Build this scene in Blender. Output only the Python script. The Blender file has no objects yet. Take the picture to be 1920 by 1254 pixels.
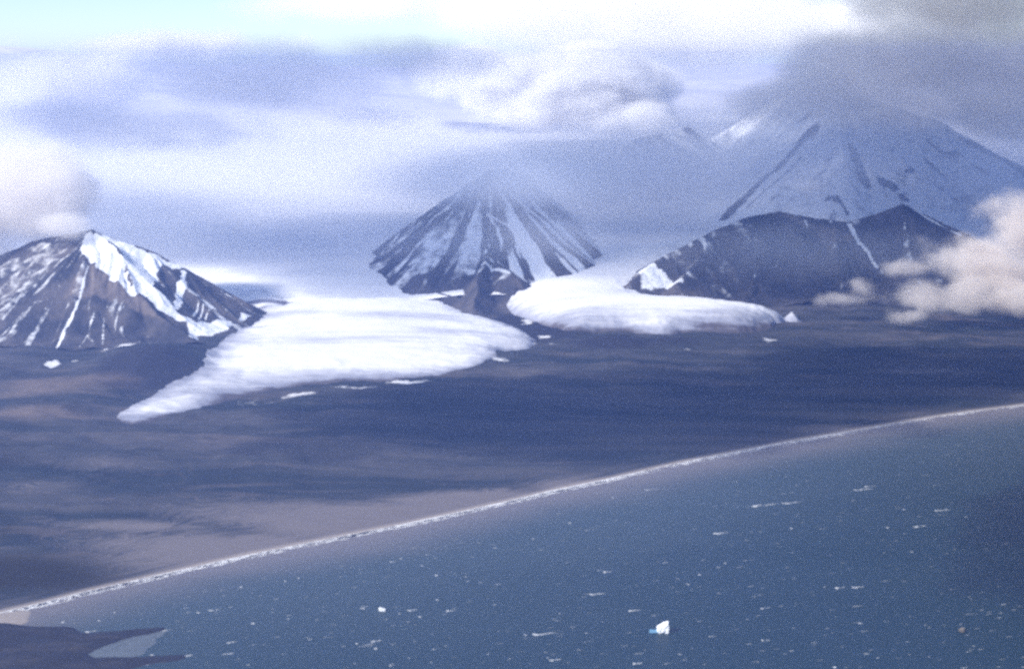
import bpy, math, random
import numpy as np
from mathutils import Vector, Matrix

# ------------------------------------------------------------------ camera, sky, sun, exposure
scene = bpy.context.scene
CAM_Z = 2000.0
F = 3583.0                      # focal length in photo pixels (1920 wide)
CX, CY = 960.0, 627.0
HORIZON = 120.0
PITCH = math.atan((CY - HORIZON) / F)

cam_data = bpy.data.cameras.new('camera')
cam = bpy.data.objects.new('camera', cam_data)
scene.collection.objects.link(cam)
cam.location = (0, 0, CAM_Z)
cam.rotation_euler = (math.radians(90) - PITCH, 0, 0)
cam_data.sensor_width = 36.0
cam_data.lens = 36.0 * F / 1920.0
cam_data.clip_start = 1.0
cam_data.clip_end = 200000.0
cam_data.dof.use_dof = True     # soft hand-held slide: everything slightly out of focus
cam_data.dof.focus_distance = 100.0
cam_data.dof.aperture_fstop = 0.50
scene.camera = cam

SUN_EL, SUN_AZ = math.radians(33), math.radians(-125)   # azimuth from +Y, clockwise positive
sun_dir = Vector((math.sin(SUN_AZ) * math.cos(SUN_EL), math.cos(SUN_AZ) * math.cos(SUN_EL), math.sin(SUN_EL)))
world = bpy.data.worlds.new('World')
scene.world = world
world.use_nodes = True
wn = world.node_tree.nodes
wl = world.node_tree.links
sky = wn.new('ShaderNodeTexSky')
sky.sky_type = 'NISHITA'
sky.sun_disc = False
sky.sun_elevation = SUN_EL
sky.sun_rotation = SUN_AZ
sky.altitude = 2000
sky.air_density = 0.8
sky.dust_density = 0.0
sky.ozone_density = 2.2
wl.new(sky.outputs[0], wn['Background'].inputs[0])
wn['Background'].inputs[1].default_value = 0.082

sun_data = bpy.data.lights.new('sun', 'SUN')
sun_data.energy = 4.2
sun_data.angle = math.radians(0.5)
sun_data.color = (1.0, 0.95, 0.88)
sun = bpy.data.objects.new('sun', sun_data)
scene.collection.objects.link(sun)
sun.rotation_euler = sun_dir.to_track_quat('Z', 'Y').to_euler()
sun.location = (0, 0, 6000)

scene.view_settings.view_transform = 'Standard'
scene.view_settings.look = 'None'
scene.view_settings.gamma = 1.0
scene.view_settings.exposure = 0.95
cy = scene.cycles
cy.max_bounces = 12
cy.diffuse_bounces = 2
cy.glossy_bounces = 2
cy.volume_bounces = 10
cy.transparent_max_bounces = 40
cy.volume_step_rate = 1.0
cy.volume_max_steps = 256
cy.use_denoising = False
cy.caustics_reflective = False
cy.caustics_refractive = False

# ------------------------------------------------------------------ helpers
def P(px, py, Y):
    """world point seen at photo pixel (px, py) at distance Y along the ground"""
    v = (CY - py) / F
    d = (math.cos(PITCH) + v * math.sin(PITCH))
    k = Y / d
    return np.array([(px - CX) / F * k, Y, CAM_Z + (-math.sin(PITCH) + v * math.cos(PITCH)) * k])

def G(px, py, z=0.0):
    v = (CY - py) / F
    dz = -math.sin(PITCH) + v * math.cos(PITCH)
    k = (z - CAM_Z) / dz
    return np.array([(px - CX) / F * k, (math.cos(PITCH) + v * math.sin(PITCH)) * k, z])

_rs = np.random.RandomState(7)
_perm = _rs.permutation(4096).astype(np.int64)
_val = _rs.rand(4096)
def vnoise(x, y, seed=0):
    x = np.asarray(x, float); y = np.asarray(y, float)
    xi = np.floor(x).astype(np.int64); yi = np.floor(y).astype(np.int64)
    fx = x - xi; fy = y - yi
    fx = fx * fx * fx * (fx * (fx * 6 - 15) + 10); fy = fy * fy * fy * (fy * (fy * 6 - 15) + 10)
    def h(a, b):
        return _val[_perm[(_perm[(a + seed * 131) & 4095] + b) & 4095]]
    return (h(xi, yi) * (1 - fx) + h(xi + 1, yi) * fx) * (1 - fy) + (h(xi, yi + 1) * (1 - fx) + h(xi + 1, yi + 1) * fx) * fy
def fbm(x, y, octv=5, seed=0, gain=0.5):
    s = 0; a = 1; t = 0
    for i in range(octv):
        s = s + a * vnoise(x * 2 ** i, y * 2 ** i, seed + i * 17); t += a; a *= gain
    return s / t
def sstep(a, b, x):
    t = np.clip((x - a) / (b - a), 0, 1)
    return t * t * (3 - 2 * t)

def tag(o, kind=None, label=None, cat=None, group=None):
    if kind: o['kind'] = kind
    if label: o['label'] = label
    if cat: o['category'] = cat
    if group: o['group'] = group
    return o
def link_mesh(name, verts, faces, mat, smooth=True, attrs=None, parent=None):
    me = bpy.data.meshes.new(name)
    if isinstance(verts, np.ndarray):
        verts = verts.tolist()
    if isinstance(faces, np.ndarray):
        faces = faces.tolist()
    me.from_pydata(verts, [], faces)
    if smooth:
        me.polygons.foreach_set('use_smooth', [True] * len(me.polygons))
    for k, a in (attrs or {}).items():
        at = me.attributes.new(k, 'FLOAT', 'POINT')
        at.data.foreach_set('value', np.asarray(a, np.float32).ravel())
    me.materials.append(mat)
    me.update()
    o = bpy.data.objects.new(name, me)
    scene.collection.objects.link(o)
    if parent: o.parent = parent
    return o
def grid_mesh(name, X, Y, Z, mat, attrs=None, keep=None):
    """X, Y, Z 2-D arrays"""
    n, m = Z.shape
    idx = np.arange(n * m).reshape(n, m)
    f = np.stack([idx[:-1, :-1], idx[:-1, 1:], idx[1:, 1:], idx[1:, :-1]], -1).reshape(-1, 4)
    v = np.stack([X, Y, Z], -1).reshape(-1, 3)
    if keep is not None:
        k = keep.ravel()
        f = f[k[f].all(1)]
        used = np.zeros(n * m, bool); used[f.ravel()] = True
        remap = np.cumsum(used) - 1
        f = remap[f]; v = v[used]
        attrs = {a: b.ravel()[used] for a, b in (attrs or {}).items()}
    return link_mesh(name, v, f, mat, True, attrs)

def pdist(X, Y, poly):
    """signed distance to a closed polygon, positive inside"""
    poly = np.asarray(poly)[:, :2]
    d = np.full(X.shape, 1e9); ins = np.zeros(X.shape, bool)
    n = len(poly)
    for i in range(n):
        a = poly[i]; b = poly[(i + 1) % n]
        d = np.minimum(d, sdist(X, Y, a, b)[0])
        c = ((a[1] > Y) != (b[1] > Y)) & (X < (b[0] - a[0]) * (Y - a[1]) / (b[1] - a[1] + 1e-9) + a[0])
        ins ^= c
    return np.where(ins, d, -d)
def sdist(X, Y, a, b):
    ex, ey = b[0] - a[0], b[1] - a[1]
    L = ex * ex + ey * ey + 1e-9
    t = np.clip(((X - a[0]) * ex + (Y - a[1]) * ey) / L, 0, 1)
    return np.hypot(X - a[0] - t * ex, Y - a[1] - t * ey), t
def chaikin(pts, n=2, closed=True):
    pts = np.asarray(pts, float)
    for _ in range(n):
        q = np.roll(pts, -1, 0) if closed else pts[1:]
        p = pts if closed else pts[:-1]
        new = np.stack([p * .75 + q * .25, p * .25 + q * .75], 1).reshape(-1, pts.shape[1])
        if not closed:
            new = np.vstack([pts[:1], new, pts[-1:]])
        pts = new
    return pts

# ------------------------------------------------------------------ node helper
class NT:
    def __init__(self, nt):
        self.nt = nt; self.N = nt.nodes; self.L = nt.links
    def new(self, t, **kw):
        n = self.N.new(t)
        for k, v in kw.items(): setattr(n, k, v)
        return n
    def put(self, sock, v):
        if isinstance(v, bpy.types.NodeSocket): self.L.new(v, sock)
        elif v is not None: sock.default_value = v
    def math(self, op, a, b=None, c=None, clamp=False):
        n = self.new('ShaderNodeMath', operation=op, use_clamp=clamp)
        self.put(n.inputs[0], a)
        if b is not None: self.put(n.inputs[1], b)
        if c is not None: self.put(n.inputs[2], c)
        return n.outputs[0]
    def vmath(self, op, a, b=None):
        n = self.new('ShaderNodeVectorMath', operation=op)
        self.put(n.inputs[0], a)
        if b is not None: self.put(n.inputs[1], b)
        return n.outputs['Value'] if op in ('LENGTH', 'DOT_PRODUCT') else n.outputs[0]
    def noise(self, vec, scale, detail=4, rough=.55, dist=0.0):
        n = self.new('ShaderNodeTexNoise')
        self.put(n.inputs['Vector'], vec)
        n.inputs['Scale'].default_value = scale; n.inputs['Detail'].default_value = detail
        n.inputs['Roughness'].default_value = rough; n.inputs['Distortion'].default_value = dist
        return n.outputs[0]
    def smooth(self, x, a, b, lo=0.0, hi=1.0):
        n = self.new('ShaderNodeMapRange', interpolation_type='SMOOTHSTEP')
        self.put(n.inputs[0], x)
        n.inputs[1].default_value = a; n.inputs[2].default_value = b
        n.inputs[3].default_value = lo; n.inputs[4].default_value = hi
        return n.outputs[0]
    def mix(self, f, a, b):
        n = self.new('ShaderNodeMix', data_type='RGBA')
        self.put(n.inputs[0], f)
        self.put(n.inputs[6], (*a, 1) if isinstance(a, tuple) else a)
        self.put(n.inputs[7], (*b, 1) if isinstance(b, tuple) else b)
        return n.outputs[2]
    def pos(self, scale=None):
        g = self.new('ShaderNodeNewGeometry').outputs['Position']
        if scale: g = self.vmath('MULTIPLY', g, scale)
        return g
    def attr(self, name):
        return self.new('ShaderNodeAttribute', attribute_name=name).outputs['Fac']
    def bump(self, h, dist, strength=1.0):
        n = self.new('ShaderNodeBump')
        self.put(n.inputs['Height'], h)
        n.inputs['Distance'].default_value = dist; n.inputs['Strength'].default_value = strength
        return n.outputs[0]
def material(name):
    m = bpy.data.materials.new(name); m.use_nodes = True
    t = NT(m.node_tree); b = t.N['Principled BSDF']
    b.inputs['Roughness'].default_value = 0.9
    b.inputs['Specular IOR Level'].default_value = 0.1
    return m, t, b

# ------------------------------------------------------------------ materials
def mat_mountain():
    m, t, b = material('rock_and_snow')
    p = t.pos()
    sn = t.attr('snow')
    n = t.noise(p, 0.012, 6, .65)
    f = t.smooth(t.math('ADD', sn, t.math('MULTIPLY', t.math('SUBTRACT', n, .5), .7)), .36, .64)
    pale_rock = t.noise(t.pos((1, 1, .4)), 0.004, 5, .6)
    rock = t.mix(t.smooth(pale_rock, .35, .65), (.040, .040, .046), (.100, .090, .088))
    tan = t.attr('pale_rock')
    rock = t.mix(tan, rock, (.22, .18, .155))
    col = t.mix(f, rock, (.80, .82, .86))
    t.put(b.inputs['Base Color'], col)
    t.put(b.inputs['Normal'], t.bump(t.noise(p, .02, 6, .6), 14.0, .8))
    return m
def mat_glacier():
    m, t, b = material('glacier_ice')
    p = t.pos()
    d = t.attr('dirt')
    st = t.noise(t.pos((.0007, .0042, .002)), 1.0, 6, .62, .6)
    fine = t.noise(t.pos((.003, .016, .01)), 1.0, 5, .65)
    dd = t.math('ADD', d, t.math('MULTIPLY', t.math('SUBTRACT', st, .5), 1.1))
    dd = t.math('ADD', dd, t.math('MULTIPLY', t.math('SUBTRACT', fine, .5), .7))
    ice = t.mix(t.smooth(dd, .0, .8), (.80, .80, .82), (.30, .31, .37))
    ice = t.mix(t.smooth(dd, .75, 1.05), ice, (.10, .09, .10))
    t.put(b.inputs['Base Color'], ice)
    t.put(b.inputs['Normal'], t.bump(t.noise(t.pos((.004, .012, .01)), 1.0, 6, .6), 6.0, .5))
    return m
def mat_ground():
    m, t, b = material('tundra_and_gravel')
    p = t.pos()
    band = t.noise(t.pos((.00035, .0022, .002)), 1.0, 7, .6, .4)
    blot = t.noise(t.pos((.0008, .0016, 1)), 1.0, 6, .6)
    c = t.mix(t.smooth(band, .38, .66), (.024, .031, .036), (.072, .070, .072))
    c = t.mix(t.math('MULTIPLY', t.smooth(blot, .55, .75), .5), c, (.13, .10, .095))
    fb = t.noise(t.pos((.0011, .0065, .01)), 1.0, 7, .68, .5)
    c = t.mix(t.math('MULTIPLY', t.smooth(fb, .52, .66), .55), c, (.125, .105, .10))
    c = t.mix(t.math('MULTIPLY', t.smooth(fb, .46, .36), .6), c, (.016, .020, .022))
    gr = t.attr('gravel')
    gn = t.math('ADD', gr, t.math('MULTIPLY', t.math('SUBTRACT', t.noise(t.pos((.0009, .0045, 1)), 1.0, 6, .62), .5), .9))
    c = t.mix(t.smooth(gn, .25, .8), c, (.165, .145, .14))
    gm = t.attr('tundra')
    c = t.mix(t.math('MULTIPLY', t.smooth(t.math('ADD', gm, t.math('SUBTRACT', band, .5)), .2, .8), 1.0), c, (.022, .019, .010))
    sd = t.attr('sand')
    c = t.mix(sd, c, (.38, .33, .29))
    dm = t.attr('moraine')
    c = t.mix(t.smooth(t.math('ADD', dm, t.math('MULTIPLY', t.math('SUBTRACT', blot, .5), .5)), .3, .7), c, (.030, .029, .036))
    br = t.attr('brown')
    c = t.mix(t.math('MULTIPLY', t.smooth(t.math('ADD', br, t.math('MULTIPLY', t.math('SUBTRACT', band, .5), 1.5)), .3, .9), .8), c, (.165, .13, .108))
    ps = t.attr('snow')
    sn = t.smooth(t.math('ADD', ps, t.math('MULTIPLY', t.math('SUBTRACT', t.noise(p, .012, 5, .7), .5), 1.3)), .40, .6)
    c = t.mix(sn, c, (.75, .75, .77))
    t.put(b.inputs['Base Color'], c)
    t.put(b.inputs['Normal'], t.bump(t.noise(t.pos((.003, .008, .01)), 1.0, 7, .6), 12.0, .7))
    return m
def mat_water():
    m, t, b = material('sea_water')
    d = t.attr('shallow')
    n = t.noise(t.pos((.0006, .0016, 1)), 1.0, 5, .6)
    dd = t.math('ADD', d, t.math('MULTIPLY', t.math('SUBTRACT', n, .5), .35))
    c = t.mix(t.smooth(dd, .0, .55), (.008, .026, .033), (.036, .058, .068))
    c = t.mix(t.smooth(dd, .5, 1.0), c, (.17, .15, .15))
    # faint foam streaks blown downwind
    p = t.pos()
    mp = t.new('ShaderNodeMapping'); t.put(mp.inputs[0], p)
    mp.inputs['Rotation'].default_value = (0, 0, math.radians(-20))
    mp.inputs['Scale'].default_value = (.010, .040, 1)
    fo = t.noise(mp.outputs[0], 1.0, 6, .7, .3)
    fo = t.math('MULTIPLY', t.smooth(fo, .66, .80), .30)
    c = t.mix(fo, c, (.55, .56, .58))
    t.put(b.inputs['Base Color'], c)
    b.inputs['Roughness'].default_value = .42
    b.inputs['Specular IOR Level'].default_value = .2
    w = t.noise(t.pos((.02, .05, 1)), 1.0, 7, .65)
    t.put(b.inputs['Normal'], t.bump(w, 5.0, 1.0))
    return m
def mat_simple(name, col, rough=.8, var=.25, scale=.05):
    m, t, b = material(name)
    n = t.noise(t.pos(), scale, 5, .6)
    t.put(b.inputs['Base Color'], t.mix(n, tuple(c * (1 - var) for c in col), col))
    b.inputs['Roughness'].default_value = rough
    return m
M_MT, M_GL, M_GR, M_SEA = mat_mountain(), mat_glacier(), mat_ground(), mat_water()
M_FOAM = mat_simple('sea_foam', (.86, .86, .86), .8, .15)
M_ICE = mat_simple('iceberg_ice', (.86, .88, .90), .5, .12, .1)
M_ICE2 = mat_simple('wet_blue_ice', (.16, .34, .50), .3, .2, .1)

# ------------------------------------------------------------------ shoreline and ground height
shore_px = [(-260, 1212), (-100, 1176), (0, 1148), (70, 1132), (160, 1109), (300, 1077), (450, 1043), (600, 1013), (750, 984), (850, 962),
            (950, 940), (1040, 918), (1130, 900), (1280, 866), (1400, 843), (1500, 824), (1600, 807), (1700, 790), (1800, 774), (1920, 759), (2100, 735), (2500, 690)]
shore = np.array([G(x, y)[:2] for x, y in shore_px])
shore_x = np.concatenate([[-60000, -9000], shore[:, 0], [15000, 60000]])
shore_y = np.concatenate([[5600, 5600], shore[:, 1], [17000, 26000]])
def shore_d(X, Y):
    """metres inland of the beach (negative at sea)"""
    return (Y - np.interp(X, shore_x, shore_y)) * 0.72

def blobs(X, Y, lst, z=60):
    """smooth field from pixel ellipses (px, py, rx, ry, strength) placed on the ground"""
    s = np.zeros(X.shape)
    for (px, py, rx, ry, k) in lst:
        c = G(px, py, z); a = G(px + rx, py, z); f = G(px, py - ry, z)
        q = ((X - c[0]) / (a[0] - c[0])) ** 2 + ((Y - c[1]) / (f[1] - c[1])) ** 2
        s = np.maximum(s, k * np.exp(-q * 1.2)) if k > 0 else s + k * np.exp(-q * 1.2)
    return s
def ground_h(X, Y):
    d = shore_d(X, Y)
    z = np.where(d > 0, 7 * (1 - np.exp(-np.maximum(d, 0) / 60)) + 0.030 * np.maximum(d, 0), d * .05)
    z = np.minimum(z, 170 + (z - 170) * .25)
    amp = sstep(100, 1500, d)
    z = z + amp * ((fbm(X / 900, Y / 700, 5, 3) - .5) * 75 + (fbm(X / 230, Y / 260, 5, 9) - .5) * 46)
    z = z + sstep(30, 200, d) * (fbm(X / 300, Y / 120, 4, 21) - .5) * 9
    z = z + blobs(X, Y, [(275, 700, 115, 26, 85), (140, 760, 90, 25, 35), (60, 790, 90, 20, 30), (1150, 650, 90, 14, 25),
                         (120, 950, 180, 18, 22), (50, 1020, 120, 14, 20)]) * sstep(0, 300, d)
    return np.maximum(z, -25)
def hit(px, py):
    """where the sight line through a pixel meets the ground"""
    z = 60.0
    for _ in range(25):
        g = G(px, py, z)
        z = .5 * z + .5 * float(ground_h(np.array(g[0]), np.array(g[1])))
    return G(px, py, z)[:2]

def nonuni(a, b, step, outer, n):
    core = np.arange(a, b + step, step)
    lo = a - np.geomspace(step, a - outer[0], n)[::-1]
    hi = b + np.geomspace(step, outer[1] - b, n)
    return np.concatenate([lo, core, hi])
xs = nonuni(-4600, 4600, 20, (-60000, 60000), 30)
ys = nonuni(5700, 15600, 20, (-3000, 90000), 30)
GX, GY = np.meshgrid(xs, ys)
GZ = ground_h(GX, GY)
sd = shore_d(GX, GY)
at = {
    'gravel': np.clip(blobs(GX, GY, [(640, 965, 420, 34, .9), (330, 1020, 300, 34, .75), (900, 935, 260, 22, .8), (1120, 905, 120, 12, .7), (250, 990, 250, 16, .7),
                                     (1300, 700, 350, 10, .45), (1000, 715, 260, 10, .45), (1750, 690, 200, 14, .3), (1680, 800, 300, 8, .4), (200, 885, 170, 22, .5), (60, 925, 190, 18, .5), (1750, 700, 220, 12, .6)], 20)
                      + .35 * sstep(420, 60, sd), 0, 1),
    'tundra': np.clip(blobs(GX, GY, [(0, 1080, 260, 40, .9), (-60, 1010, 200, 40, .7), (-50, 900, 160, 60, .5)], 15), 0, 1),
    'sand': sstep(45, 5, sd) * .8,
    'moraine': np.clip(blobs(GX, GY, [(275, 705, 130, 34, 1), (1000, 612, 130, 26, 1.1), (900, 560, 70, 22, .8), (1150, 640, 130, 18, .8), (1250, 635, 120, 10, .6)], 100), 0, 1),
    'brown': np.clip(blobs(GX, GY, [(120, 730, 170, 35, .75), (60, 780, 160, 26, .7), (560, 735, 80, 12, .6), (480, 740, 60, 14, .6), (1050, 660, 100, 12, .5), (1700, 640, 260, 25, .4), (1500, 650, 200, 12, .35)], 100), 0, 1),
    'snow': np.clip(blobs(GX, GY, [(98, 690, 16, 6, .9), (142, 686, 10, 5, .8), (200, 672, 12, 4, .7), (240, 664, 30, 6, .85), (300, 654, 40, 4, .8), (990, 605, 22, 6, .62), (1020, 628, 22, 5, .6), (1040, 640, 20, 4, .55),
                                   (960, 590, 20, 5, .55), (1000, 640, 25, 6, .5), (1290, 648, 20, 4, .45), (1130, 618, 30, 5, .45), (760, 712, 70, 5, .62), (660, 722, 80, 6, .55), (560, 735, 60, 7, .56), (470, 745, 50, 8, .52), (930, 672, 40, 5, .55), (1440, 632, 30, 5, .5)], 100), 0, 1),
}
o = grid_mesh('ground', GX, GY, GZ, M_GR, at)
tag(o, 'structure')

# sea: one sheet to the horizon
sx = nonuni(-3500, 5000, 60, (-90000, 90000), 25)
sy = nonuni(5000, 11800, 60, (-60000, 120000), 25)
SX, SY = np.meshgrid(sx, sy)
sdw = shore_d(SX, SY)
o = grid_mesh('sea', SX, SY, np.zeros_like(SX), M_SEA, {'shallow': np.clip(np.exp(np.minimum(sdw, 0) / 800), 0, 1)})
tag(o, 'structure')

# ------------------------------------------------------------------ mountains
def ridge_field(X, Y, ridges, seed, slope, flute=26, lam=95, curve=.00010):
    """height as the upper envelope of slopes falling away from 3-D ridge lines"""
    Z = np.full(X.shape, -1e9); U = np.zeros(X.shape); D = np.zeros(X.shape)
    wx = (fbm(X / 260, Y / 260, 3, seed) - .5) * 70; wy = (fbm(X / 260, Y / 260, 3, seed + 5) - .5) * 70
    Xw, Yw = X + wx, Y + wy
    for ri, r in enumerate(ridges):
        s = slope
        if isinstance(r, tuple): r, s = r
        off = ri * 1371.0
        for i in range(len(r) - 1):
            a, b = r[i], r[i + 1]
            d, t = sdist(Xw, Yw, a, b)
            L = math.hypot(b[0] - a[0], b[1] - a[1])
            ang = np.arctan2(Yw - (a[1] + t * (b[1] - a[1])), Xw - (a[0] + t * (b[0] - a[0])))
            z = a[2] + t * (b[2] - a[2]) - s * d * (1 - curve * np.minimum(d, 2500))
            u = off + t * L + ang * 260
            up = z > Z
            Z = np.where(up, z, Z); U = np.where(up, u, U); D = np.where(up, d, D)
            off += L
    fl = 1 - np.abs(2 * fbm(U / lam, D / 900, 3, seed + 30) - 1) * 1.6
    Z = Z - flute * (1 - fl) * sstep(10, 260, D)
    Z = Z + (fbm(X / 130, Y / 130, 4, seed + 40) - .5) * 26 * sstep(0, 120, D) + (fbm(X / 40, Y / 40, 3, seed + 44) - .5) * 8
    return Z, U, D, fl
def seg_mask(X, Y, Zf, lines):
    """snow gullies: pixel polylines dropped on the surface, widths in metres"""
    s = np.zeros(X.shape)
    for pts, w, k in lines:
        w3 = [surf_hit(Zf, X, Y, *p) for p in pts]
        w3 = [p for p in w3 if p is not None]
        n = len(w3)
        for i in range(n - 1):
            a, b = w3[i], w3[i + 1]
            d, t = sdist(X, Y, a, b)
            d = np.maximum(0, d + (fbm(X / 70, Y / 70, 4, 203) - .5) * 1.6 * min(w[0], 45) + (fbm(X / 22, Y / 22, 3, 213) - .5) * 9)
            ww = (w[0] + (w[1] - w[0]) * (i + t) / max(1, n - 1))
            s = np.maximum(s, k * (1 - sstep(.45, 1.25, d / ww))) if k > 0 else np.minimum(s, k * (1 - sstep(.45, 1.25, d / ww)))
    return s
def surf_hit(Zf, X, Y, px, py):
    x0, y0 = X[0, 0], Y[0, 0]; dx = X[0, 1] - X[0, 0]; dy = Y[1, 0] - Y[0, 0]
    prev = None
    for yy in np.arange(y0, Y[-1, 0], dy):
        p = P(px, py, yy)
        j = (p[0] - x0) / dx; i = (yy - y0) / dy
        if j < 0 or j >= X.shape[1] - 1 or i >= X.shape[0] - 1: continue
        if Zf[int(i), int(j)] >= p[2]: return (p[0], yy)
    return None
def poly_mask(X, Y, Zf, polys):
    s = np.zeros(X.shape)
    for pts, k in polys:
        w = [surf_hit(Zf, X, Y, *p) for p in pts]
        w = [p for p in w if p is not None]
        if len(w) < 3: continue
        v = sstep(-20, 20, pdist(X, Y, w) + (fbm(X / 60, Y / 90, 5, 207) - .5) * 90) * k
        s = np.where(np.abs(v) > np.abs(s), v, s)
    return s
def mountain(name, ridges, seed, slope, bbox, step, snow_fn, lines=(), polys=(), pale_rock=(), **kw):
    x = np.arange(bbox[0], bbox[1], step); y = np.arange(bbox[2], bbox[3], step)
    X, Y = np.meshgrid(x, y)
    Z, U, D, fl = ridge_field(X, Y, ridges, seed, slope, **kw)
    gz = ground_h(X, Y)
    kk = 38.0
    gz = gz + (fbm(X / 260, Y / 260, 4, seed + 60) - .45) * 75 * sstep(150, -20, Z - gz)
    q = np.clip((Z - gz) / kk, -12, 60)
    Zs = gz - 9 + np.where(q > 30, q, np.log1p(np.exp(np.minimum(q, 30)))) * kk
    keep = Z > gz - 110
    sn = snow_fn(X, Y, Z, U, D, fl)
    ml = seg_mask(X, Y, Zs, lines); mp = poly_mask(X, Y, Zs, polys)
    sn = np.where(mp > 0, np.maximum(sn, mp), sn + mp)
    sn = np.where(ml > 0, np.maximum(sn, ml), sn + ml * 1.0)
    sc = np.clip(poly_mask(X, Y, Zs, pale_rock), 0, 1)
    o = grid_mesh(name, X, Y, Zs, M_MT, {'snow': np.clip(sn, 0, 1), 'pale_rock': sc}, keep)
    tag(o, 'structure')
    return o

# left mountain
r_left = [
    [P(168, 428, 13800), P(215, 447, 13800), P(270, 465, 13800), P(340, 497, 13800), P(400, 533, 13800), P(455, 562, 13800), P(486, 582, 13780)],
    [P(168, 428, 13800), P(205, 452, 13680), P(228, 478, 13540), P(246, 532, 13300), P(300, 588, 12980), P(352, 628, 12700)],
    [P(168, 428, 13800), P(120, 470, 13760), P(60, 535, 13600), P(0, 603, 13350), P(-70, 680, 13000)],
    [P(168, 428, 13800), P(60, 450, 14000), P(-60, 500, 14200), P(-260, 600, 14400)],
    [P(150, 455, 13700), P(165, 520, 13400), P(160, 580, 13000), P(120, 650, 12600)],
]
def snow_left(X, Y, Z, U, D, fl):
    return .17 + .25 * (fbm(U / 60, D / 700, 4, 77) - .5) + .2 * sstep(600, 830, Z) + .30 * sstep(.62, .74, fbm(U / 15, D / 500, 3, 78)) * sstep(60, 220, D)
mountain('mountain', r_left, 11, .64, (-5600, -1500, 12100, 15600), 9, snow_left, flute=34,
    lines=[([(165, 500), (150, 560), (120, 620), (90, 668)], (7, 15), .75), ([(185, 560), (170, 610), (150, 650)], (4, 7), .55), ([(205, 560), (195, 600), (192, 645)], (4, 8), .55),
           ([(225, 570), (215, 620)], (6, 8), .55), ([(90, 560), (80, 600), (50, 650)], (4, 6), .5), ([(120, 520), (80, 600), (60, 640)], (3, 5), .45), ([(260, 620), (262, 645)], (4, 7), .5), ([(60, 520), (30, 570), (5, 600)], (8, 14), .5), ([(215, 655), (240, 663), (270, 655), (310, 648)], (9, 6), .8),
           ([(232, 560), (233, 600)], (4, 5), .4), ([(345, 510), (340, 540), (328, 575)], (32, 26), .95), ([(372, 565), (362, 592)], (7, 9), .8), ([(382, 572), (372, 598)], (5, 7), .75), ([(392, 580), (385, 600)], (4, 6), .7),
           ([(240, 480), (262, 540), (310, 580), (360, 605)], (55, 40), .95),
           ([(168, 430), (250, 458), (330, 492)], (30, 12), 1.0), ([(400, 528), (450, 556)], (9, 5), .9), ([(415, 545), (455, 570)], (5, 4), .8)],
    polys=[([(160, 440), (190, 440), (228, 475), (246, 535), (262, 552), (235, 548), (205, 515), (165, 490), (150, 470)], 1.0),
           ([(175, 435), (270, 468), (340, 500), (300, 500), (285, 540), (330, 578), (350, 600), (440, 600), (400, 640), (362, 632), (345, 600), (250, 540), (235, 480)], .9),
           ([(450, 585), (470, 592), (448, 606)], .9),
           ([(-10, 500), (60, 460), (140, 455), (90, 510), (0, 600)], .42)],
    pale_rock=[([(165, 490), (205, 515), (262, 552), (310, 600), (250, 580), (200, 560), (160, 560), (120, 560)], .55), ([(400, 528), (486, 575), (470, 582), (430, 560)], .5)])

# centre mountain
r_mid = [
    [P(915, 318, 16000), P(912, 380, 15750), P(922, 440, 15400), P(905, 500, 15000), P(893, 545, 14550), P(885, 572, 14250)],
    [P(915, 318, 16000), P(830, 372, 16200), P(760, 425, 16350), P(698, 472, 16450)],
    [P(915, 318, 16000), P(985, 355, 16150), P(1040, 400, 16280), P(1072, 448, 16350)],
    [P(915, 318, 16000), P(945, 315, 17000), P(990, 330, 18000)],
    ([P(700, 470, 16440), P(740, 508, 15700), P(800, 540, 15050), P(870, 560, 14500)], .66),
    ([P(905, 440, 15400), P(925, 480, 15200), P(960, 512, 14900)], .7),
]
def snow_mid(X, Y, Z, U, D, fl):
    a = fbm(U / 70, D / 700, 3, 92)
    right = X > np.interp(Y, [14300, 16000], [-180, -180])
    b = fbm(U / 30, D / 600, 3, 95)
    s = sstep(.44, .56, .5 * a + .5 * b)
    v = np.where(right, .16 + .66 * sstep(.44, .62, b), .06 + .46 * s) + .5 * (fbm(X / 110, Y / 170, 4, 98) - .5) + .1 * sstep(850, 1050, Z)
    return v * (.15 + .85 * sstep(14650, 15150, Y)) 
mountain('mountain', r_mid, 23, .86, (-1700, 1500, 13900, 19500), 10, snow_mid, flute=30, lam=120,
    lines=[([(905, 390), (850, 440), (800, 480), (765, 510)], (16, 10), .9), ([(850, 400), (790, 450), (730, 495)], (20, 14), .9), ([(880, 425), (830, 480), (790, 515)], (10, 8), .8),
           ([(830, 395), (770, 440), (720, 480)], (10, 6), .6), ([(895, 500), (875, 520), (852, 538)], (16, 16), .9), ([(860, 480), (840, 500)], (4, 5), .6), ([(805, 500), (785, 520)], (7, 9), .7),
           ([(900, 370), (892, 440), (905, 480)], (5, 5), .5), ([(905, 370), (950, 400), (1000, 430), (1060, 470)], (14, 10), -.9), ([(940, 380), (1010, 400), (1075, 445)], (12, 10), -.9),
           ([(985, 365), (1040, 385), (1090, 415)], (12, 10), -.8), ([(920, 415), (960, 450), (1000, 485)], (14, 12), -.9), ([(910, 450), (940, 480), (965, 508)], (40, 20), -.8),
           ([(905, 498), (930, 506), (955, 512)], (10, 14), .95), ([(915, 405), (960, 430), (1015, 480)], (12, 14), .9)])

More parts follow.
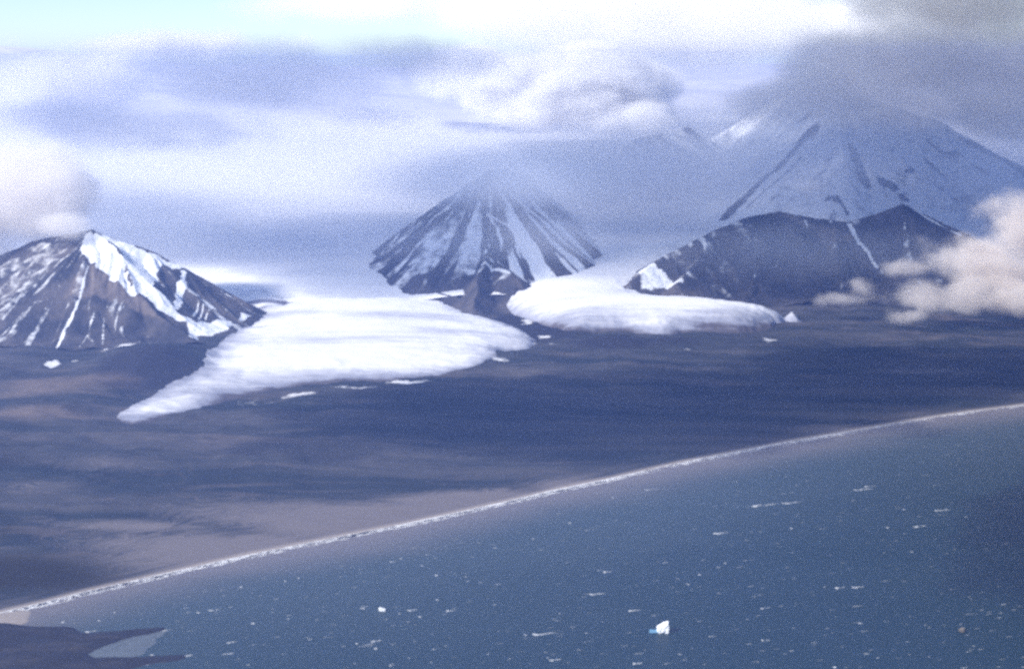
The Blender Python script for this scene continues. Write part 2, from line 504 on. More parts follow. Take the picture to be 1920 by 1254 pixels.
# right front mountain (two dark summits)
r_right = [
    [P(1178, 527, 15000), P(1255, 472, 15500), P(1340, 430, 15900), P(1400, 405, 16150), P(1460, 394, 16300), P(1530, 408, 16350), P(1590, 414, 16400),
     P(1640, 398, 16450), P(1692, 380, 16500), P(1745, 405, 16500), P(1805, 434, 16450), P(1870, 470, 16300), P(1990, 540, 16000)],
    [P(1460, 394, 16300), P(1440, 450, 15900), P(1415, 510, 15450), P(1400, 560, 15100)],
    [P(1560, 410, 16380), P(1570, 460, 15950), P(1575, 520, 15450), P(1580, 570, 15100)],
    [P(1692, 380, 16500), P(1700, 440, 16100), P(1715, 510, 15500), P(1720, 570, 15000)],
    [P(1340, 430, 15900), P(1310, 480, 15500), P(1270, 530, 15050)],
]
def snow_right(X, Y, Z, U, D, fl):
    return .10 + .28 * sstep(.52, .75, fbm(U / 80, D / 900, 3, 55)) + .12 * sstep(.7, .2, (D / 100))
mountain('mountain', r_right, 37, .66, (850, 5600, 14500, 18200), 10, snow_right, flute=26, lam=110,
    lines=[([(1592, 422), (1620, 465), (1655, 512)], (24, 12), .78), ([(1470, 455), (1452, 510)], (4, 5), .5), ([(1398, 490), (1380, 535)], (5, 5), .45), ([(1320, 455), (1324, 478)], (20, 4), .75),
           ([(1300, 500), (1290, 530)], (5, 5), .4), ([(1510, 415), (1516, 432)], (14, 10), .6), ([(1715, 392), (1760, 420), (1800, 440)], (12, 10), .9), ([(1270, 462), (1340, 433), (1440, 398)], (5, 5), .6)],
    polys=[([(1185, 520), (1245, 505), (1285, 530), (1200, 545)], .62)],
    pale_rock=[([(1465, 397), (1590, 416), (1600, 440), (1560, 470), (1530, 440), (1490, 415)], .65)])  # tan crest: a sunlit stretch put into the rock colour

# tall right mountain behind, its head in the cloud
r_back = [
    [P(1565, 150, 19000), P(1540, 235, 18800), P(1480, 300, 18600), P(1420, 350, 18400), P(1345, 425, 18200)],
    [P(1565, 150, 19000), P(1650, 270, 18400), P(1720, 320, 18100), P(1775, 362, 17900)],
    [P(1565, 150, 19000), P(1450, 185, 20500), P(1390, 225, 21500), P(1250, 300, 22500)],
    ([P(1600, 175, 19000), P(1760, 225, 19000), P(1880, 290, 18800), P(2080, 380, 18500)], .8),
    ([P(1760, 225, 19000), P(1800, 290, 18500), P(1860, 350, 18000)], .85),
    [P(1565, 150, 19000), P(1580, 260, 18200), P(1590, 330, 17600)],
    [P(1420, 350, 18400), P(1470, 345, 17900), P(1540, 375, 17500), P(1590, 410, 17100)],
]
def snow_back(X, Y, Z, U, D, fl):
    return .62 + .3 * (fbm(U / 160, D / 900, 3, 66) - .5)
mountain('mountain', r_back, 51, 1.12, (900, 8200, 16700, 24500), 16, snow_back, flute=22, lam=160,
    lines=[([(1530, 240), (1440, 330), (1360, 410)], (30, 60), -.75), ([(1500, 300), (1400, 390)], (8, 10), -.4), ([(1660, 345), (1675, 355)], (60, 50), -.9), ([(1690, 368), (1700, 375)], (40, 35), -.9),
           ([(1700, 322), (1768, 358)], (14, 14), -.9), ([(1450, 190), (1480, 175)], (90, 60), -.9), ([(1505, 225), (1520, 215)], (40, 30), -.7), ([(1740, 265), (1790, 290), (1850, 325)], (22, 34), -.9), ([(1800, 262), (1880, 300), (1920, 330)], (16, 24), -.8), ([(1735, 300), (1765, 325)], (20, 14), -.8), ([(1600, 280), (1620, 340)], (60, 90), -.4),
           ([(1550, 375), (1590, 405)], (12, 12), -.6)])

# far snow basin rising behind the glaciers, and a far mountain wall lost in cloud
x = np.arange(-16000, 16001, 80.0); y = np.arange(14700, 40001, 80.0)
X, Y = np.meshgrid(x, y)
Zb = 205 + (Y - 14400) * .092 - .00000125 * np.maximum(Y - 18000, 0) ** 2 + (fbm(X / 2500, Y / 2500, 4, 61) - .5) * 240 * sstep(15000, 20000, Y) - 60 * sstep(15500, 14800, Y) * sstep(-300, -900, X) - 350 * sstep(900, 1450, X) * sstep(17500, 16000, Y)
Zb = Zb + 500 * sstep(-5000, -12000, X) + 400 * sstep(5000, 12000, X)
o = grid_mesh('snowfield', X, Y, Zb, M_GL, {'dirt': np.zeros_like(X)}); tag(o, 'structure')
r_far = [[P(1000, 395, 19000), P(1060, 345, 19500), P(1180, 262, 20500), P(1290, 235, 21500)], [P(1180, 262, 20500), P(1260, 330, 20000), P(1330, 400, 19600)]]
mountain('mountain', r_far, 71, .62, (-800, 3300, 17500, 23500), 25, lambda X, Y, Z, U, D, fl: .5 + .5 * (fbm(U / 200, D / 900, 3, 5) - .5))

# ------------------------------------------------------------------ glaciers
def glacier(name, outline_px, top_fn, dirt_px, seed, edge=420, step=12, ragged=85):
    pl = np.array([hit(*p) if len(p) == 2 else P(*p)[:2] for p in outline_px])
    pl = chaikin(pl, 2)
    x = np.arange(pl[:, 0].min() - 60, pl[:, 0].max() + 60, step); y = np.arange(pl[:, 1].min() - 60, pl[:, 1].max() + 60, step)
    X, Y = np.meshgrid(x, y)
    d = pdist(X, Y, pl) + (fbm(X / 160, Y / 260, 5, seed, .6) - .5) * ragged + (fbm(X / 35, Y / 70, 3, seed + 8) - .5) * 20
    gz = ground_h(X, Y)
    prof = 1 - np.exp(-np.maximum(d, 0) / edge) * .97
    top = top_fn(X, Y)
    Z = gz - 6 + (np.maximum(top - gz, 22) + 6) * prof + 6 * sstep(-10, 15, d) + (fbm(X / 500, Y / 350, 4, seed + 3) - .5) * 14 * prof
    dirt = .78 * np.exp(-np.maximum(d, 0) / 110) + dirt_px(X, Y)
    o = grid_mesh(name, X, Y, Z, M_GL, {'dirt': dirt}, d > -20)
    tag(o, 'structure')
left_out = [(222, 776), (240, 760), (308, 724), (370, 690), (385, 655), (440, 622), (482, 590), (478, 574, 14300), (560, 560, 14900), (760, 556, 15100), (860, 560, 14900),
            (880, 578, 14250), (925, 598), (968, 616), (1000, 634), (1008, 652), (925, 655), (935, 668), (880, 690), (830, 702), (770, 710), (640, 716), (560, 722), (470, 738), (380, 762), (300, 785), (250, 795), (224, 790)]
def top_left(X, Y):
    return np.interp(Y, [10500, 11200, 12000, 13000, 14000, 14500, 14900, 15300], [75, 95, 135, 195, 243, 254, 235, 190]) + (fbm(X / 900, Y / 500, 4, 301) - .5) * 30
glacier('glacier', left_out, top_left, lambda X, Y: blobs(X, Y, [(640, 695, 280, 22, .55), (450, 715, 130, 24, .55), (760, 605, 150, 8, .5), (600, 640, 220, 9, .38), (280, 765, 80, 20, .4), (850, 625, 120, 5, .4), (560, 600, 120, 6, .3)], 160), 101)
right_out = [(886, 570), (905, 556, 14400), (940, 515, 15500), (1100, 485, 16200), (1280, 450, 16900), (1380, 430, 17000), (1400, 450, 16500), (1240, 520, 15300), (1200, 540, 14850), (1350, 552, 14700), (1440, 560, 14400), (1512, 572, 14100), (1478, 588), (1472, 603), (1435, 622),
             (1380, 625), (1300, 620), (1240, 628), (1150, 618), (1070, 622), (1000, 602), (936, 580)]
def top_right(X, Y):
    base = np.interp(Y, [12800, 13500, 14200, 14600, 14900, 15500, 15800, 16100, 17000], [140, 190, 240, 270, 295, 356, 412, 495, 640])
    return base
glacier('glacier', right_out, top_right, lambda X, Y: blobs(X, Y, [(1100, 595, 140, 14, .4), (1380, 600, 140, 18, .6), (1150, 560, 200, 5, .3), (1400, 565, 100, 5, .35)], 200), 131, edge=150, ragged=80)
# upper ice beyond the left mountain; sunlit streaks put into its stripe colour
up_out = [(330, 505, 15200), (350, 492, 15900), (430, 487, 16300), (530, 492, 16200), (600, 520, 15600), (570, 562, 14700), (500, 580, 14250), (470, 570, 14350), (400, 545, 14900)]
glacier('glacier', up_out, lambda X, Y: np.interp(Y, [14800, 15500, 16200], [225, 290, 350]), lambda X, Y: .7 * sstep(.5, .6, fbm(X / 900, Y / 70, 3, 4)), 151)

# ------------------------------------------------------------------ spit and lagoon, bottom left
def sheet(name, polys_px, mat, h, rough=20, seed=1, attrs=None, kind='structure'):
    pls = [chaikin([G(*p)[:2] for p in pp], 1) for pp in polys_px]
    allp = np.vstack(pls)
    x = np.arange(allp[:, 0].min() - 30, allp[:, 0].max() + 30, 6); y = np.arange(allp[:, 1].min() - 30, allp[:, 1].max() + 30, 6)
    X, Y = np.meshgrid(x, y)
    d = np.full(X.shape, -1e9)
    for p in pls: d = np.maximum(d, pdist(X, Y, p))
    d = d + (fbm(X / 90, Y / 110, 5, seed, .65) - .5) * rough * 3.2 + (fbm(X / 22, Y / 30, 3, seed + 4) - .5) * 10
    Z = -1.5 + h * (1 - np.exp(-np.maximum(d, 0) / 40)) * 1.4 + np.where(d < 0, d * .2, 0) + 1.5 * sstep(-4, 4, d) + (fbm(X / 60, Y / 60, 4, seed + 2) - .5) * h * .8 * sstep(0, 30, d)
    a = {k: f(X, Y, d) for k, f in (attrs or {}).items()}
    o = grid_mesh(name, X, Y, Z, mat, a, d > -12)
    return tag(o, kind)
z0 = lambda X, Y, d: np.zeros_like(X)
sheet('shore', [[(-200, 1168), (-40, 1160), (0, 1166), (70, 1176), (140, 1172), (150, 1184), (190, 1186), (300, 1175), (312, 1180), (270, 1190), (215, 1205), (160, 1232), (240, 1232), (330, 1225), (355, 1228), (350, 1238), (270, 1246), (200, 1275), (-200, 1300)]],
      M_GR, 7, 14, 5, {'gravel': z0, 'tundra': lambda X, Y, d: .95 - .55 * sstep(.5, .75, fbm(X / 120, Y / 60, 4, 33)), 'sand': lambda X, Y, d: .35 * sstep(8, 0, d) * fbm(X / 60, Y / 60, 3, 34) + .12 * sstep(.6, .75, fbm(X / 150, Y / 50, 4, 35)), 'moraine': lambda X, Y, d: .55 * np.ones_like(X), 'brown': z0, 'snow': z0})
sheet('beach', [[(-120, 1172), (-60, 1160), (0, 1148), (55, 1142), (62, 1150), (48, 1172), (0, 1174), (-60, 1176)]],
      M_GR, 3, 6, 8, {'gravel': z0, 'tundra': z0, 'sand': lambda X, Y, d: .75 * np.ones_like(X), 'moraine': z0, 'brown': z0, 'snow': z0})

M_LAG = mat_simple('shallow_water', (.13, .15, .16), .35, .5, .02)
lp = chaikin([G(*p)[:2] for p in [(120, 1240), (160, 1224), (200, 1204), (250, 1188), (300, 1176), (318, 1182), (280, 1212), (262, 1232), (200, 1240)]], 3)
lx = np.arange(lp[:, 0].min(), lp[:, 0].max(), 5); ly = np.arange(lp[:, 1].min(), lp[:, 1].max(), 5)
LX, LY = np.meshgrid(lx, ly)
o = grid_mesh('lagoon', LX, LY, np.full(LX.shape, .2), M_LAG, None, pdist(LX, LY, lp) + (fbm(LX / 40, LY / 50, 4, 12) - .5) * 40 > 0)
tag(o, 'structure')

# ------------------------------------------------------------------ surf and whitecaps
rnd = random.Random(5)
V, Fc = [], []
def streak(cx, cy_, length, width, ang, z=.35, n=None):
    """one ragged foam streak lying on the water"""
    n = n or max(4, int(length / 7))
    b = len(V)
    c, s = math.cos(ang), math.sin(ang)
    ph = rnd.random() * 99
    for i in range(n + 1):
        t = i / n
        w = width * .5 * (math.sin(math.pi * min(1, (t + .04) ** .7)) ** .8) * (.45 + 1.0 * rnd.random())
        if 0 < i < n and rnd.random() < .12: w *= .2
        u = (t - .5) * length
        o_ = math.sin(t * 5 + ph) * width * .25
        for k in (-1, 1):
            V.append((cx + u * c - (o_ + k * w) * s, cy_ + u * s + (o_ + k * w) * c, z))
    for i in range(n):
        Fc.append((b + 2 * i, b + 2 * i + 2, b + 2 * i + 3, b + 2 * i + 1))
# surf along the beach: several broken lines of foam
sl = chaikin(shore[1:-1], 3, False)
seg = np.hypot(*np.diff(sl, axis=0).T); cum = np.concatenate([[0], np.cumsum(seg)])
def along(s):
    x = np.interp(s, cum, sl[:, 0]); y = np.interp(s, cum, sl[:, 1])
    x2 = np.interp(s + 5, cum, sl[:, 0]); y2 = np.interp(s + 5, cum, sl[:, 1])
    return x, y, math.atan2(y2 - y, x2 - x)
s = 0.0
while s < cum[-1] - 60:
    x, y, a = along(s)
    k = -.25 + 2.1 * float(fbm(np.array(s / 420.), np.array(.5), 3, 88)) 
    fade = np.interp(x, [-2500, 300, 1200, 3500], [1.0, 1.0, .55, .4])
    for row in range(4):
        if rnd.random() < (.95, .75, .5, .3)[row] * k * fade + .12:
            off = -(4 + row * 13) - rnd.random() * 8
            streak(x - math.sin(a) * -off * -1, y + math.cos(a) * off, 40 + rnd.random() * 70, (15, 11, 8, 6)[row] * (.5 + k * .7) * fade ** .5, a + rnd.uniform(-.06, .06))
    s += 22
o = link_mesh('surf', V, Fc, M_FOAM, False); tag(o, 'stuff')
_s = np.arange(0, cum[-1], 9.0)
_x = np.interp(_s, cum, sl[:, 0]); _y = np.interp(_s, cum, sl[:, 1])
_w = (1.5 + 42 * np.clip(fbm(_s / 260, _s * 0 + 3, 5, 61) - .42, 0, 1)) * np.interp(_x, [-2500, 300, 1200, 3500], [1.2, 1.2, .6, .4])
_o = 3 + (fbm(_s / 120, _s * 0 + 9, 3, 62) - .5) * 10
_b = len(V)
for i in range(len(_s)):
    V.append((_x[i] + .3 * (_o[i] - 3), _y[i] - (_o[i] - 4), .5)); V.append((_x[i] + .3 * (_o[i] + _w[i]), _y[i] - (_o[i] + _w[i]), .3))
    if i: Fc.append((_b + 2 * i - 2, _b + 2 * i - 1, _b + 2 * i + 1, _b + 2 * i))
bpy.data.meshes.remove(o.data)
o = link_mesh('surf', V, Fc, M_FOAM, False); tag(o, 'stuff')
V, Fc = [], []
caps = [(1345, 1000, 22), (1420, 948, 40), (1475, 943, 26), (1610, 918, 26), (1625, 912, 16), (1600, 938, 12), (1665, 989, 10), (1718, 987, 20), (1695, 955, 9), (1760, 957, 22), (1812, 969, 12),
        (1484, 990, 10), (1570, 1102, 14), (1603, 1101, 16), (1613, 1168, 10), (1710, 1034, 12), (1312, 1077, 8), (1430, 1140, 14), (1440, 1200, 12), (1430, 1200, 8), (1625, 1225, 12), (1565, 1250, 10),
        (1183, 1145, 16), (1112, 1114, 20), (1148, 933, 10), (1215, 918, 18), (985, 1190, 10), (1010, 1189, 30), (670, 1206, 12), (700, 1202, 16), (705, 1215, 12), (818, 1078, 10), (873, 1081, 9),
        (792, 1060, 8), (820, 1124, 8), (840, 1145, 14), (768, 1144, 14), (788, 1156, 10), (750, 1150, 8), (680, 1140, 12), (735, 1053, 12), (752, 1047, 8), (452, 1100, 9), (535, 1089, 7), (560, 1083, 7),
        (372, 1148, 10), (395, 1144, 14), (540, 1160, 8), (475, 1168, 12), (430, 1204, 14), (422, 1226, 14), (215, 1148, 7), (186, 1163, 7), (165, 1184, 14), (118, 1166, 10), (140, 1168, 6), (295, 1183, 22),
        (285, 1227, 12), (330, 1232, 26), (345, 1229, 14), (265, 1247, 14), (1035, 1237, 16), (1190, 1244, 14), (1275, 1226, 10), (1050, 1150, 8), (1000, 1010, 7), (928, 1027, 6), (1068, 980, 9), (1135, 1072, 14), (1360, 1055, 8), (1290, 1095, 8), (732, 1247, 7)]
A0 = math.radians(21)
for (px, py, w) in caps:
    g = G(px, py); m_px = g[1] / F * 1.02
    L = w * m_px * 1.15
    streak(g[0], g[1], L * .6, 10 + .22 * L, A0 + rnd.uniform(-.15, .15))
    if w > 13:
        streak(g[0] + L * .6, g[1] + L * .25, L, 5 + .05 * L, A0 + rnd.uniform(-.05, .05))
for i in range(950):
    px, py = rnd.uniform(-60, 1980), rnd.uniform(790, 1290)
    g = G(px, py)
    if shore_d(np.array(g[0]), np.array(g[1])) > -330 or (px < 330 and py > 1155): continue
    L = rnd.uniform(9, 30) * (1 if rnd.random() < .9 else 2)
    streak(g[0], g[1], L, rnd.uniform(1.5, 4.5), A0 + rnd.uniform(-.2, .2))
o = link_mesh('whitecaps', V, Fc, mat_simple('whitecap_foam', (.62, .64, .65), .8, .3), False); tag(o, 'stuff')

# ------------------------------------------------------------------ floating ice
def ice_block(name, px, py, wid, dep, hei, seed, mat):
    import bmesh
    r = random.Random(seed)
    g = G(px, py)
    bm = bmesh.new()
    bmesh.ops.create_icosphere(bm, subdivisions=4, radius=1)
    for v in bm.verts:
        c = v.co.copy()
        k = max(abs(c.x), abs(c.y), abs(c.z)) ** .75                # towards a block
        c = c / k
        n = float(fbm(np.array(c.x * 1.7 + seed), np.array(c.y * 1.7 + c.z * 2.3), 4, seed)) - .5
        c = c * (1 + .55 * n)
        top = 1 + .35 * c.x * (1 if seed % 2 else -1)
        v.co = Vector((c.x * wid / 2, c.y * dep / 2, (c.z * .5 + .28) * hei * (top if c.z > 0 else 1)))
    me = bpy.data.meshes.new(name); bm.to_mesh(me); bm.free(); me.materials.append(mat)
    ob = bpy.data.objects.new(name, me); scene.collection.objects.link(ob)
    ob.location = (g[0], g[1], 0)
    return ob
ib = ice_block('iceberg', 1243, 1184, 42, 40, 36, 3, M_ICE)
tag(ib, label='white blocky iceberg, the largest one, afloat alone with a blue patch beside it', cat='iceberg')
sh = ice_block('submerged_ice', 1243, 1184, 30, 40, 2.2, 8, M_ICE2)
sh.parent = ib; sh.location = (-32, 4, .2)
fl_ = ice_block('ice_floe', 717, 1144, 26, 22, 11, 6, M_ICE)
tag(fl_, label='small bright ice floe with a low pointed profile, in the left half of the sea', cat='ice floe')
g2 = ice_block('ice_floe', 1803, 1183, 19, 22, 14, 9, mat_simple('dull_ice', (.17, .15, .12), .6))
tag(g2, label='dull brownish ice lump in the dark water near the right edge', cat='ice floe')

# ------------------------------------------------------------------ clouds (voxel volumes made from noise fields)
def cloud_mat(name, color, density, aniso=.25):
    m = bpy.data.materials.new(name); m.use_nodes = True
    t = NT(m.node_tree); t.N.clear()
    out = t.new('ShaderNodeOutputMaterial'); pv = t.new('ShaderNodeVolumePrincipled')
    pv.inputs['Color'].default_value = (*color, 1)
    pv.inputs['Density'].default_value = density
    pv.inputs['Anisotropy'].default_value = aniso
    pv.inputs['Density Attribute'].default_value = 'density'
    t.L.new(pv.outputs[0], out.inputs['Volume'])
    return m
def cloud(name, ells, mat, vox, nscale=900., namp=.9, soft=.45, seed=0., margin=1.15, pad=None):
    """ells: (px, py, Y, rx_px, ry_px, ry_depth_m, strength)"""
    E = []
    for (px, py, Y, rx, ry, dep, k) in ells:
        c = P(px, py, Y); ax = Y / F * rx; az = Y / F * ry
        E.append((c, (ax, dep, az), k))
    lo = np.min([c - np.array(r) * margin for c, r, k in E], 0); hi = np.max([c + np.array(r) * margin for c, r, k in E], 0)
    me = bpy.data.meshes.new(name); ob = bpy.data.objects.new(name, me); scene.collection.objects.link(ob)
    ng = bpy.data.node_groups.new(name + '_field', 'GeometryNodeTree')
    ng.interface.new_socket('Geometry', in_out='OUTPUT', socket_type='NodeSocketGeometry')
    t = NT(ng)
    vc = t.new('GeometryNodeVolumeCube'); pos = t.new('GeometryNodeInputPosition').outputs[0]
    vc.inputs['Min'].default_value = tuple(lo); vc.inputs['Max'].default_value = tuple(hi)
    for ax, s_ in zip('XYZ', hi - lo):
        vc.inputs['Resolution ' + ax].default_value = max(8, int(s_ / vox))
    val = None
    for c, r, k in E:
        q = t.vmath('DIVIDE', t.vmath('SUBTRACT', pos, tuple(c)), tuple(r))
        v = t.math('MULTIPLY', t.math('SUBTRACT', 1.0, t.vmath('LENGTH', q)), k)
        if val is None: val = v
        else:
            n = t.new('ShaderNodeMath', operation='SMOOTH_MAX'); t.put(n.inputs[0], val); t.put(n.inputs[1], v); n.inputs[2].default_value = .25
            val = n.outputs[0]
    off = t.vmath('ADD', pos, (seed * 1000, seed * 333, 0))
    nz = t.noise(t.vmath('MULTIPLY', off, (1 / nscale, 1 / nscale, 1.5 / nscale)), 1.0, 7, .58, .2)
    f = t.math('ADD', val, t.math('MULTIPLY', t.math('SUBTRACT', nz, .5), namp * 2))
    d = t.smooth(f, .05, .05 + soft)
    # fade to nothing at the faces of the box
    cen = (lo + hi) / 2; half = (hi - lo) / 2
    q = t.vmath('ABSOLUTE', t.vmath('DIVIDE', t.vmath('SUBTRACT', pos, tuple(cen)), tuple(half)))
    sp = t.new('ShaderNodeSeparateXYZ'); t.put(sp.inputs[0], q)
    mx = t.math('MAXIMUM', sp.outputs[0], t.math('MAXIMUM', sp.outputs[1], sp.outputs[2]))
    d = t.math('MULTIPLY', d, t.smooth(mx, 1.0, .85))
    t.put(vc.inputs['Density'], d)
    sm = t.new('GeometryNodeSetMaterial'); sm.inputs['Material'].default_value = mat
    t.L.new(vc.outputs[0], sm.inputs['Geometry'])
    out = t.new('NodeGroupOutput'); t.L.new(sm.outputs[0], out.inputs[0])
    me.materials.append(mat)
    md = ob.modifiers.new('field', 'NODES'); md.node_group = ng
    tag(ob, 'stuff')
    return ob

W = (.97, .98, 1.0)
C_BACK = cloud_mat('cloud_white', (1, 1, 1), .014, 0.0)
C_THIN = cloud_mat('cloud_mist', (.985, .99, 1.0), .0018)
C_LOW = cloud_mat('cloud_low', (.985, .93, .87), .006, 0.0)
cloud('clouds', [(1060, 165, 22500, 240, 85, 800, 1.7), (890, 140, 22800, 120, 60, 700, 1.1), (1190, 215, 22300, 110, 45, 600, 1.5)], C_BACK, 50, 700., 1.0, .6, 1.0)
cloud('clouds', [(1300, 50, 24500, 460, 100, 1200, 1.5), (1620, 60, 24500, 300, 100, 1500, 1.2), (1080, 10, 24500, 380, 75, 1200, 1.3), (700, 5, 24500, 300, 50, 1000, 1.0)],
      cloud_mat('cloud_top', (1, 1, 1), .003, .2), 80, 1300., .9, .8, 14.0)
cloud('clouds', [(110, 150, 22500, 230, 60, 800, 1.3), (-20, 230, 22500, 220, 90, 900, 1.0), (690, 260, 23000, 300, 60, 900, .9), (300, 90, 23500, 250, 40, 900, .8)],
      cloud_mat('cloud_pale', (.98, .98, 1.0), .006), 60, 800., 1.3, .9, 2.0)
cloud('clouds', [(470, 150, 16300, 330, 85, 700, 1.3), (780, 110, 16400, 200, 60, 600, 1.0), (90, 215, 16000, 230, 45, 600, 1.1), (300, 235, 16200, 280, 60, 600, 1.0), (690, 215, 16500, 160, 30, 400, .7)],
      cloud_mat('cloud_shaded', (.96, .96, 1.0), .0026), 45, 800., 1.3, 1.0, 9.0)
cloud('mist', [(1330, 250, 22500, 300, 70, 1000, 1.4), (1850, 280, 21500, 450, 120, 1500, 1.4), (900, 340, 19500, 1400, 120, 2200, 1.6), (500, 330, 20500, 900, 110, 2500, 1.6), (700, 440, 18000, 800, 110, 2400, 1.3), (1250, 400, 18500, 400, 110, 1500, 1.0), (300, 430, 17000, 600, 110, 1800, 1.0)],
      C_THIN, 90, 2600., .6, 1.2, 2.0)
cloud('mist', [(935, 335, 15600, 340, 85, 1100, 1.4), (890, 450, 15000, 300, 95, 500, .85), (1480, 470, 15100, 420, 80, 400, .7), (1060, 440, 15500, 130, 80, 500, .9), (1300, 300, 17200, 420, 130, 500, 1.3), (1560, 280, 17100, 420, 160, 500, 1.5), (1830, 300, 17100, 300, 150, 500, 1.3)],
      cloud_mat('cloud_veil', (.90, .93, 1.0), .0022), 60, 1600., .7, 1.2, 12.0)
cloud('clouds', [(50, 355, 14050, 155, 115, 420, 1.9), (-70, 395, 14050, 170, 120, 420, 1.8), (112, 424, 13700, 75, 34, 240, 1.5)], cloud_mat('cloud_cap', (1.0, .98, .96), .007, 0.0), 22, 400., 1.1, .9, 3.0)
cloud('clouds', [(1740, 120, 17300, 290, 125, 800, 1.5), (1900, 130, 17300, 190, 150, 800, 1.5), (1580, 120, 17800, 180, 95, 700, 1.1), (1860, 0, 17500, 350, 110, 900, 1.2), (1590, 165, 17000, 230, 75, 420, 1.35), (1480, 190, 18000, 170, 60, 400, 1.3), (1850, 190, 17000, 240, 75, 420, 1.3), (1640, 215, 16900, 230, 50, 420, 1.2), (1760, 200, 17000, 260, 70, 420, 1.1)], cloud_mat('cloud_grey', (.97, .94, .91), .0042, 0.0), 45, 600., 1.3, 1.0, 4.0)
cloud('clouds', [(1860, 500, 14300, 130, 70, 420, 1.0), (1770, 560, 14000, 110, 34, 300, .95), (1700, 595, 13850, 45, 18, 150, .9), (1940, 430, 14500, 110, 80, 400, 1.1), (1930, 550, 14000, 130, 45, 350, 1.0),
                 (1770, 480, 14700, 80, 30, 250, .5), (1612, 535, 14300, 36, 20, 130, .75), (1565, 562, 14200, 60, 12, 120, .45), (1690, 500, 14600, 80, 14, 140, .45)], C_LOW, 18, 260., 1.35, .7, 5.0)
cloud('clouds', [(1520, 352, 17000, 45, 12, 200, .8)], C_LOW, 20, 300., .3, .8, 6.0)
cloud('clouds', [(10, 757, 11000, 34, 18, 110, .9), (-30, 750, 11000, 30, 18, 100, .8)], C_LOW, 10, 130., .35, .8, 7.0)

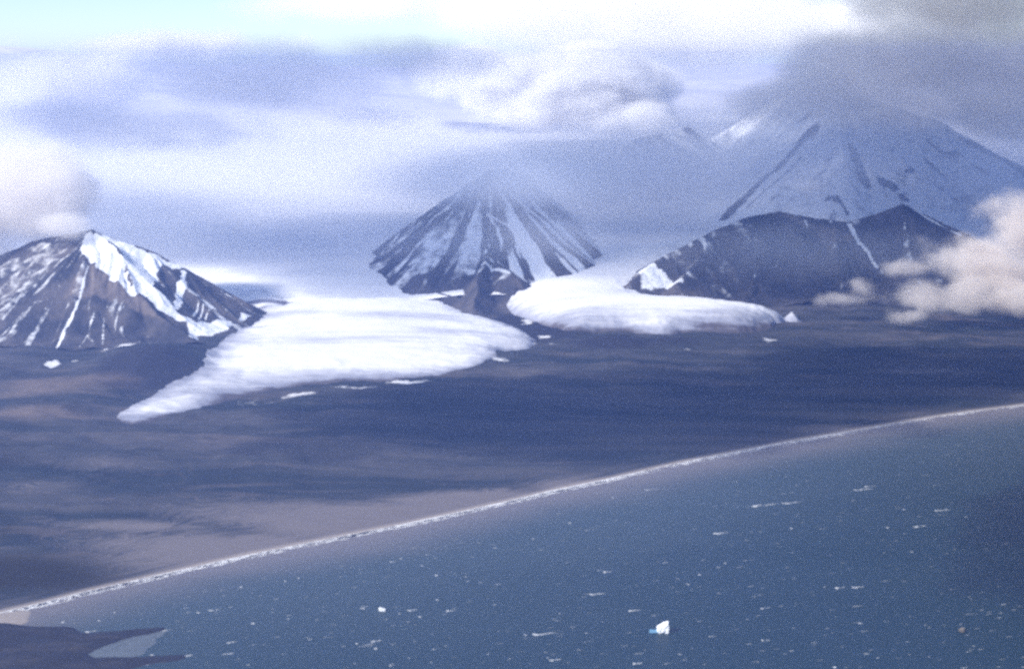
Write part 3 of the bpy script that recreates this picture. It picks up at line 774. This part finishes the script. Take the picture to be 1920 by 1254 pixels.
# unseen cloud banks added above the view, outlined to shade basin, plain and sea
def shade_bank(ground_pts, zc, thick, seed, density, ramp=600., ragged=500., back=0.):
    off = (zc - 250) / math.tan(SUN_EL)
    sh_ = np.array([math.sin(SUN_AZ), math.cos(SUN_AZ)]) * off
    pl = chaikin(np.array(ground_pts, float) + sh_, 2)
    st = 110.0
    x = np.arange(pl[:, 0].min() - 400, pl[:, 0].max() + 400, st); y = np.arange(pl[:, 1].min() - 400, pl[:, 1].max() + 400, st)
    X, Y = np.meshgrid(x, y)
    d = pdist(X, Y, pl) + (fbm(X / 900, Y / 900, 5, seed) - .5) * ragged
    pr = np.clip(d / (ramp + back * np.maximum(0, Y - 13500)), 0, 1) ** .75 * (d > 0)
    top = zc + pr * thick * (.35 + 1.0 * fbm(X / 700, Y / 700, 5, seed + 3)) + .5
    bot = zc - pr * thick * .25 * fbm(X / 500, Y / 500, 4, seed + 6) - .5
    n, m = X.shape
    keep = d > -60
    idx = np.arange(n * m).reshape(n, m)
    q = np.stack([idx[:-1, :-1], idx[:-1, 1:], idx[1:, 1:], idx[1:, :-1]], -1).reshape(-1, 4)
    q = q[keep.ravel()[q].all(1)]
    N = n * m
    from collections import Counter
    e = Counter()
    for a in q.tolist():
        for i in range(4): e[(a[i], a[(i + 1) % 4])] += 1
    rim = [(a, b) for (a, b) in e if (b, a) not in e]
    faces = q.tolist() + (q[:, ::-1] + N).tolist() + [(b, a, a + N, b + N) for a, b in rim]
    v = np.vstack([np.stack([X, Y, top], -1).reshape(-1, 3), np.stack([X, Y, bot], -1).reshape(-1, 3)])
    used = np.zeros(2 * N, bool); used[[i for f in faces for i in f]] = True
    remap = np.cumsum(used) - 1
    mt = bpy.data.materials.new('shade_bank'); mt.use_nodes = True
    t = NT(mt.node_tree); t.N.clear()
    out = t.new('ShaderNodeOutputMaterial'); pv = t.new('ShaderNodeVolumePrincipled')
    pv.inputs['Color'].default_value = (.9, .95, 1, 1); pv.inputs['Density'].default_value = density
    t.L.new(pv.outputs[0], out.inputs['Volume'])
    o = link_mesh('clouds', v[used], [[int(remap[i]) for i in f] for f in faces], mt)
    tag(o, 'stuff')
shade_bank([(-1750, 14800), (-1000, 14650), (-300, 14650), (100, 14900), (700, 15450), (1500, 16150), (1300, 15500), (1150, 15150), (2200, 14700), (3000, 14900), (3500, 15300), (5500, 15800),
            (9500, 16000), (9500, 21500), (1500, 21500), (1000, 19000), (-2500, 18500), (-5500, 18000), (-7500, 17800), (-7500, 16600), (-4200, 16200), (-2500, 15900), (-2150, 15500)], 3500, 420, 5, .0028, 500., 500., .4)
shade_bank([(-1700, 10900), (-600, 11300), (600, 12300), (2000, 13000), (7000, 12800), (6000, 10500), (3300, 11300), (2300, 10650), (1000, 9650), (0, 9150), (-1200, 9050), (-1900, 9900)], 3300, 400, 9, .005, 1300., 1400.)
shade_bank([(2500, -1500), (2000, 1200), (1500, 4500), (1300, 6600), (1500, 7500), (1900, 8600), (2700, 10000), (5500, 10300), (7500, 8000), (7500, 0)], 3300, 400, 14, .008, 1200., 900.)  # added out of view to darken the lower-right sea and its air

# ------------------------------------------------------------------ haze
me = bpy.data.meshes.new('haze')
x0, x1, y0, y1, z0_, z1 = -30000, 30000, -1500, 42000, -30, 2150
me.from_pydata([(x, y, z) for x in (x0, x1) for y in (y0, y1) for z in (z0_, z1)], [], [(0, 1, 3, 2), (4, 6, 7, 5), (0, 4, 5, 1), (2, 3, 7, 6), (0, 2, 6, 4), (1, 5, 7, 3)])
hz = bpy.data.objects.new('haze', me); scene.collection.objects.link(hz); tag(hz, 'stuff')
mh = bpy.data.materials.new('haze_air'); mh.use_nodes = True
t = NT(mh.node_tree); t.N.clear()
out = t.new('ShaderNodeOutputMaterial'); pv = t.new('ShaderNodeVolumePrincipled')
pv.inputs['Color'].default_value = (.22, .355, .90, 1); pv.inputs['Density'].default_value = 2.5e-5; pv.inputs['Anisotropy'].default_value = 0.0
t.L.new(pv.outputs[0], out.inputs['Volume'])
me.materials.append(mh)
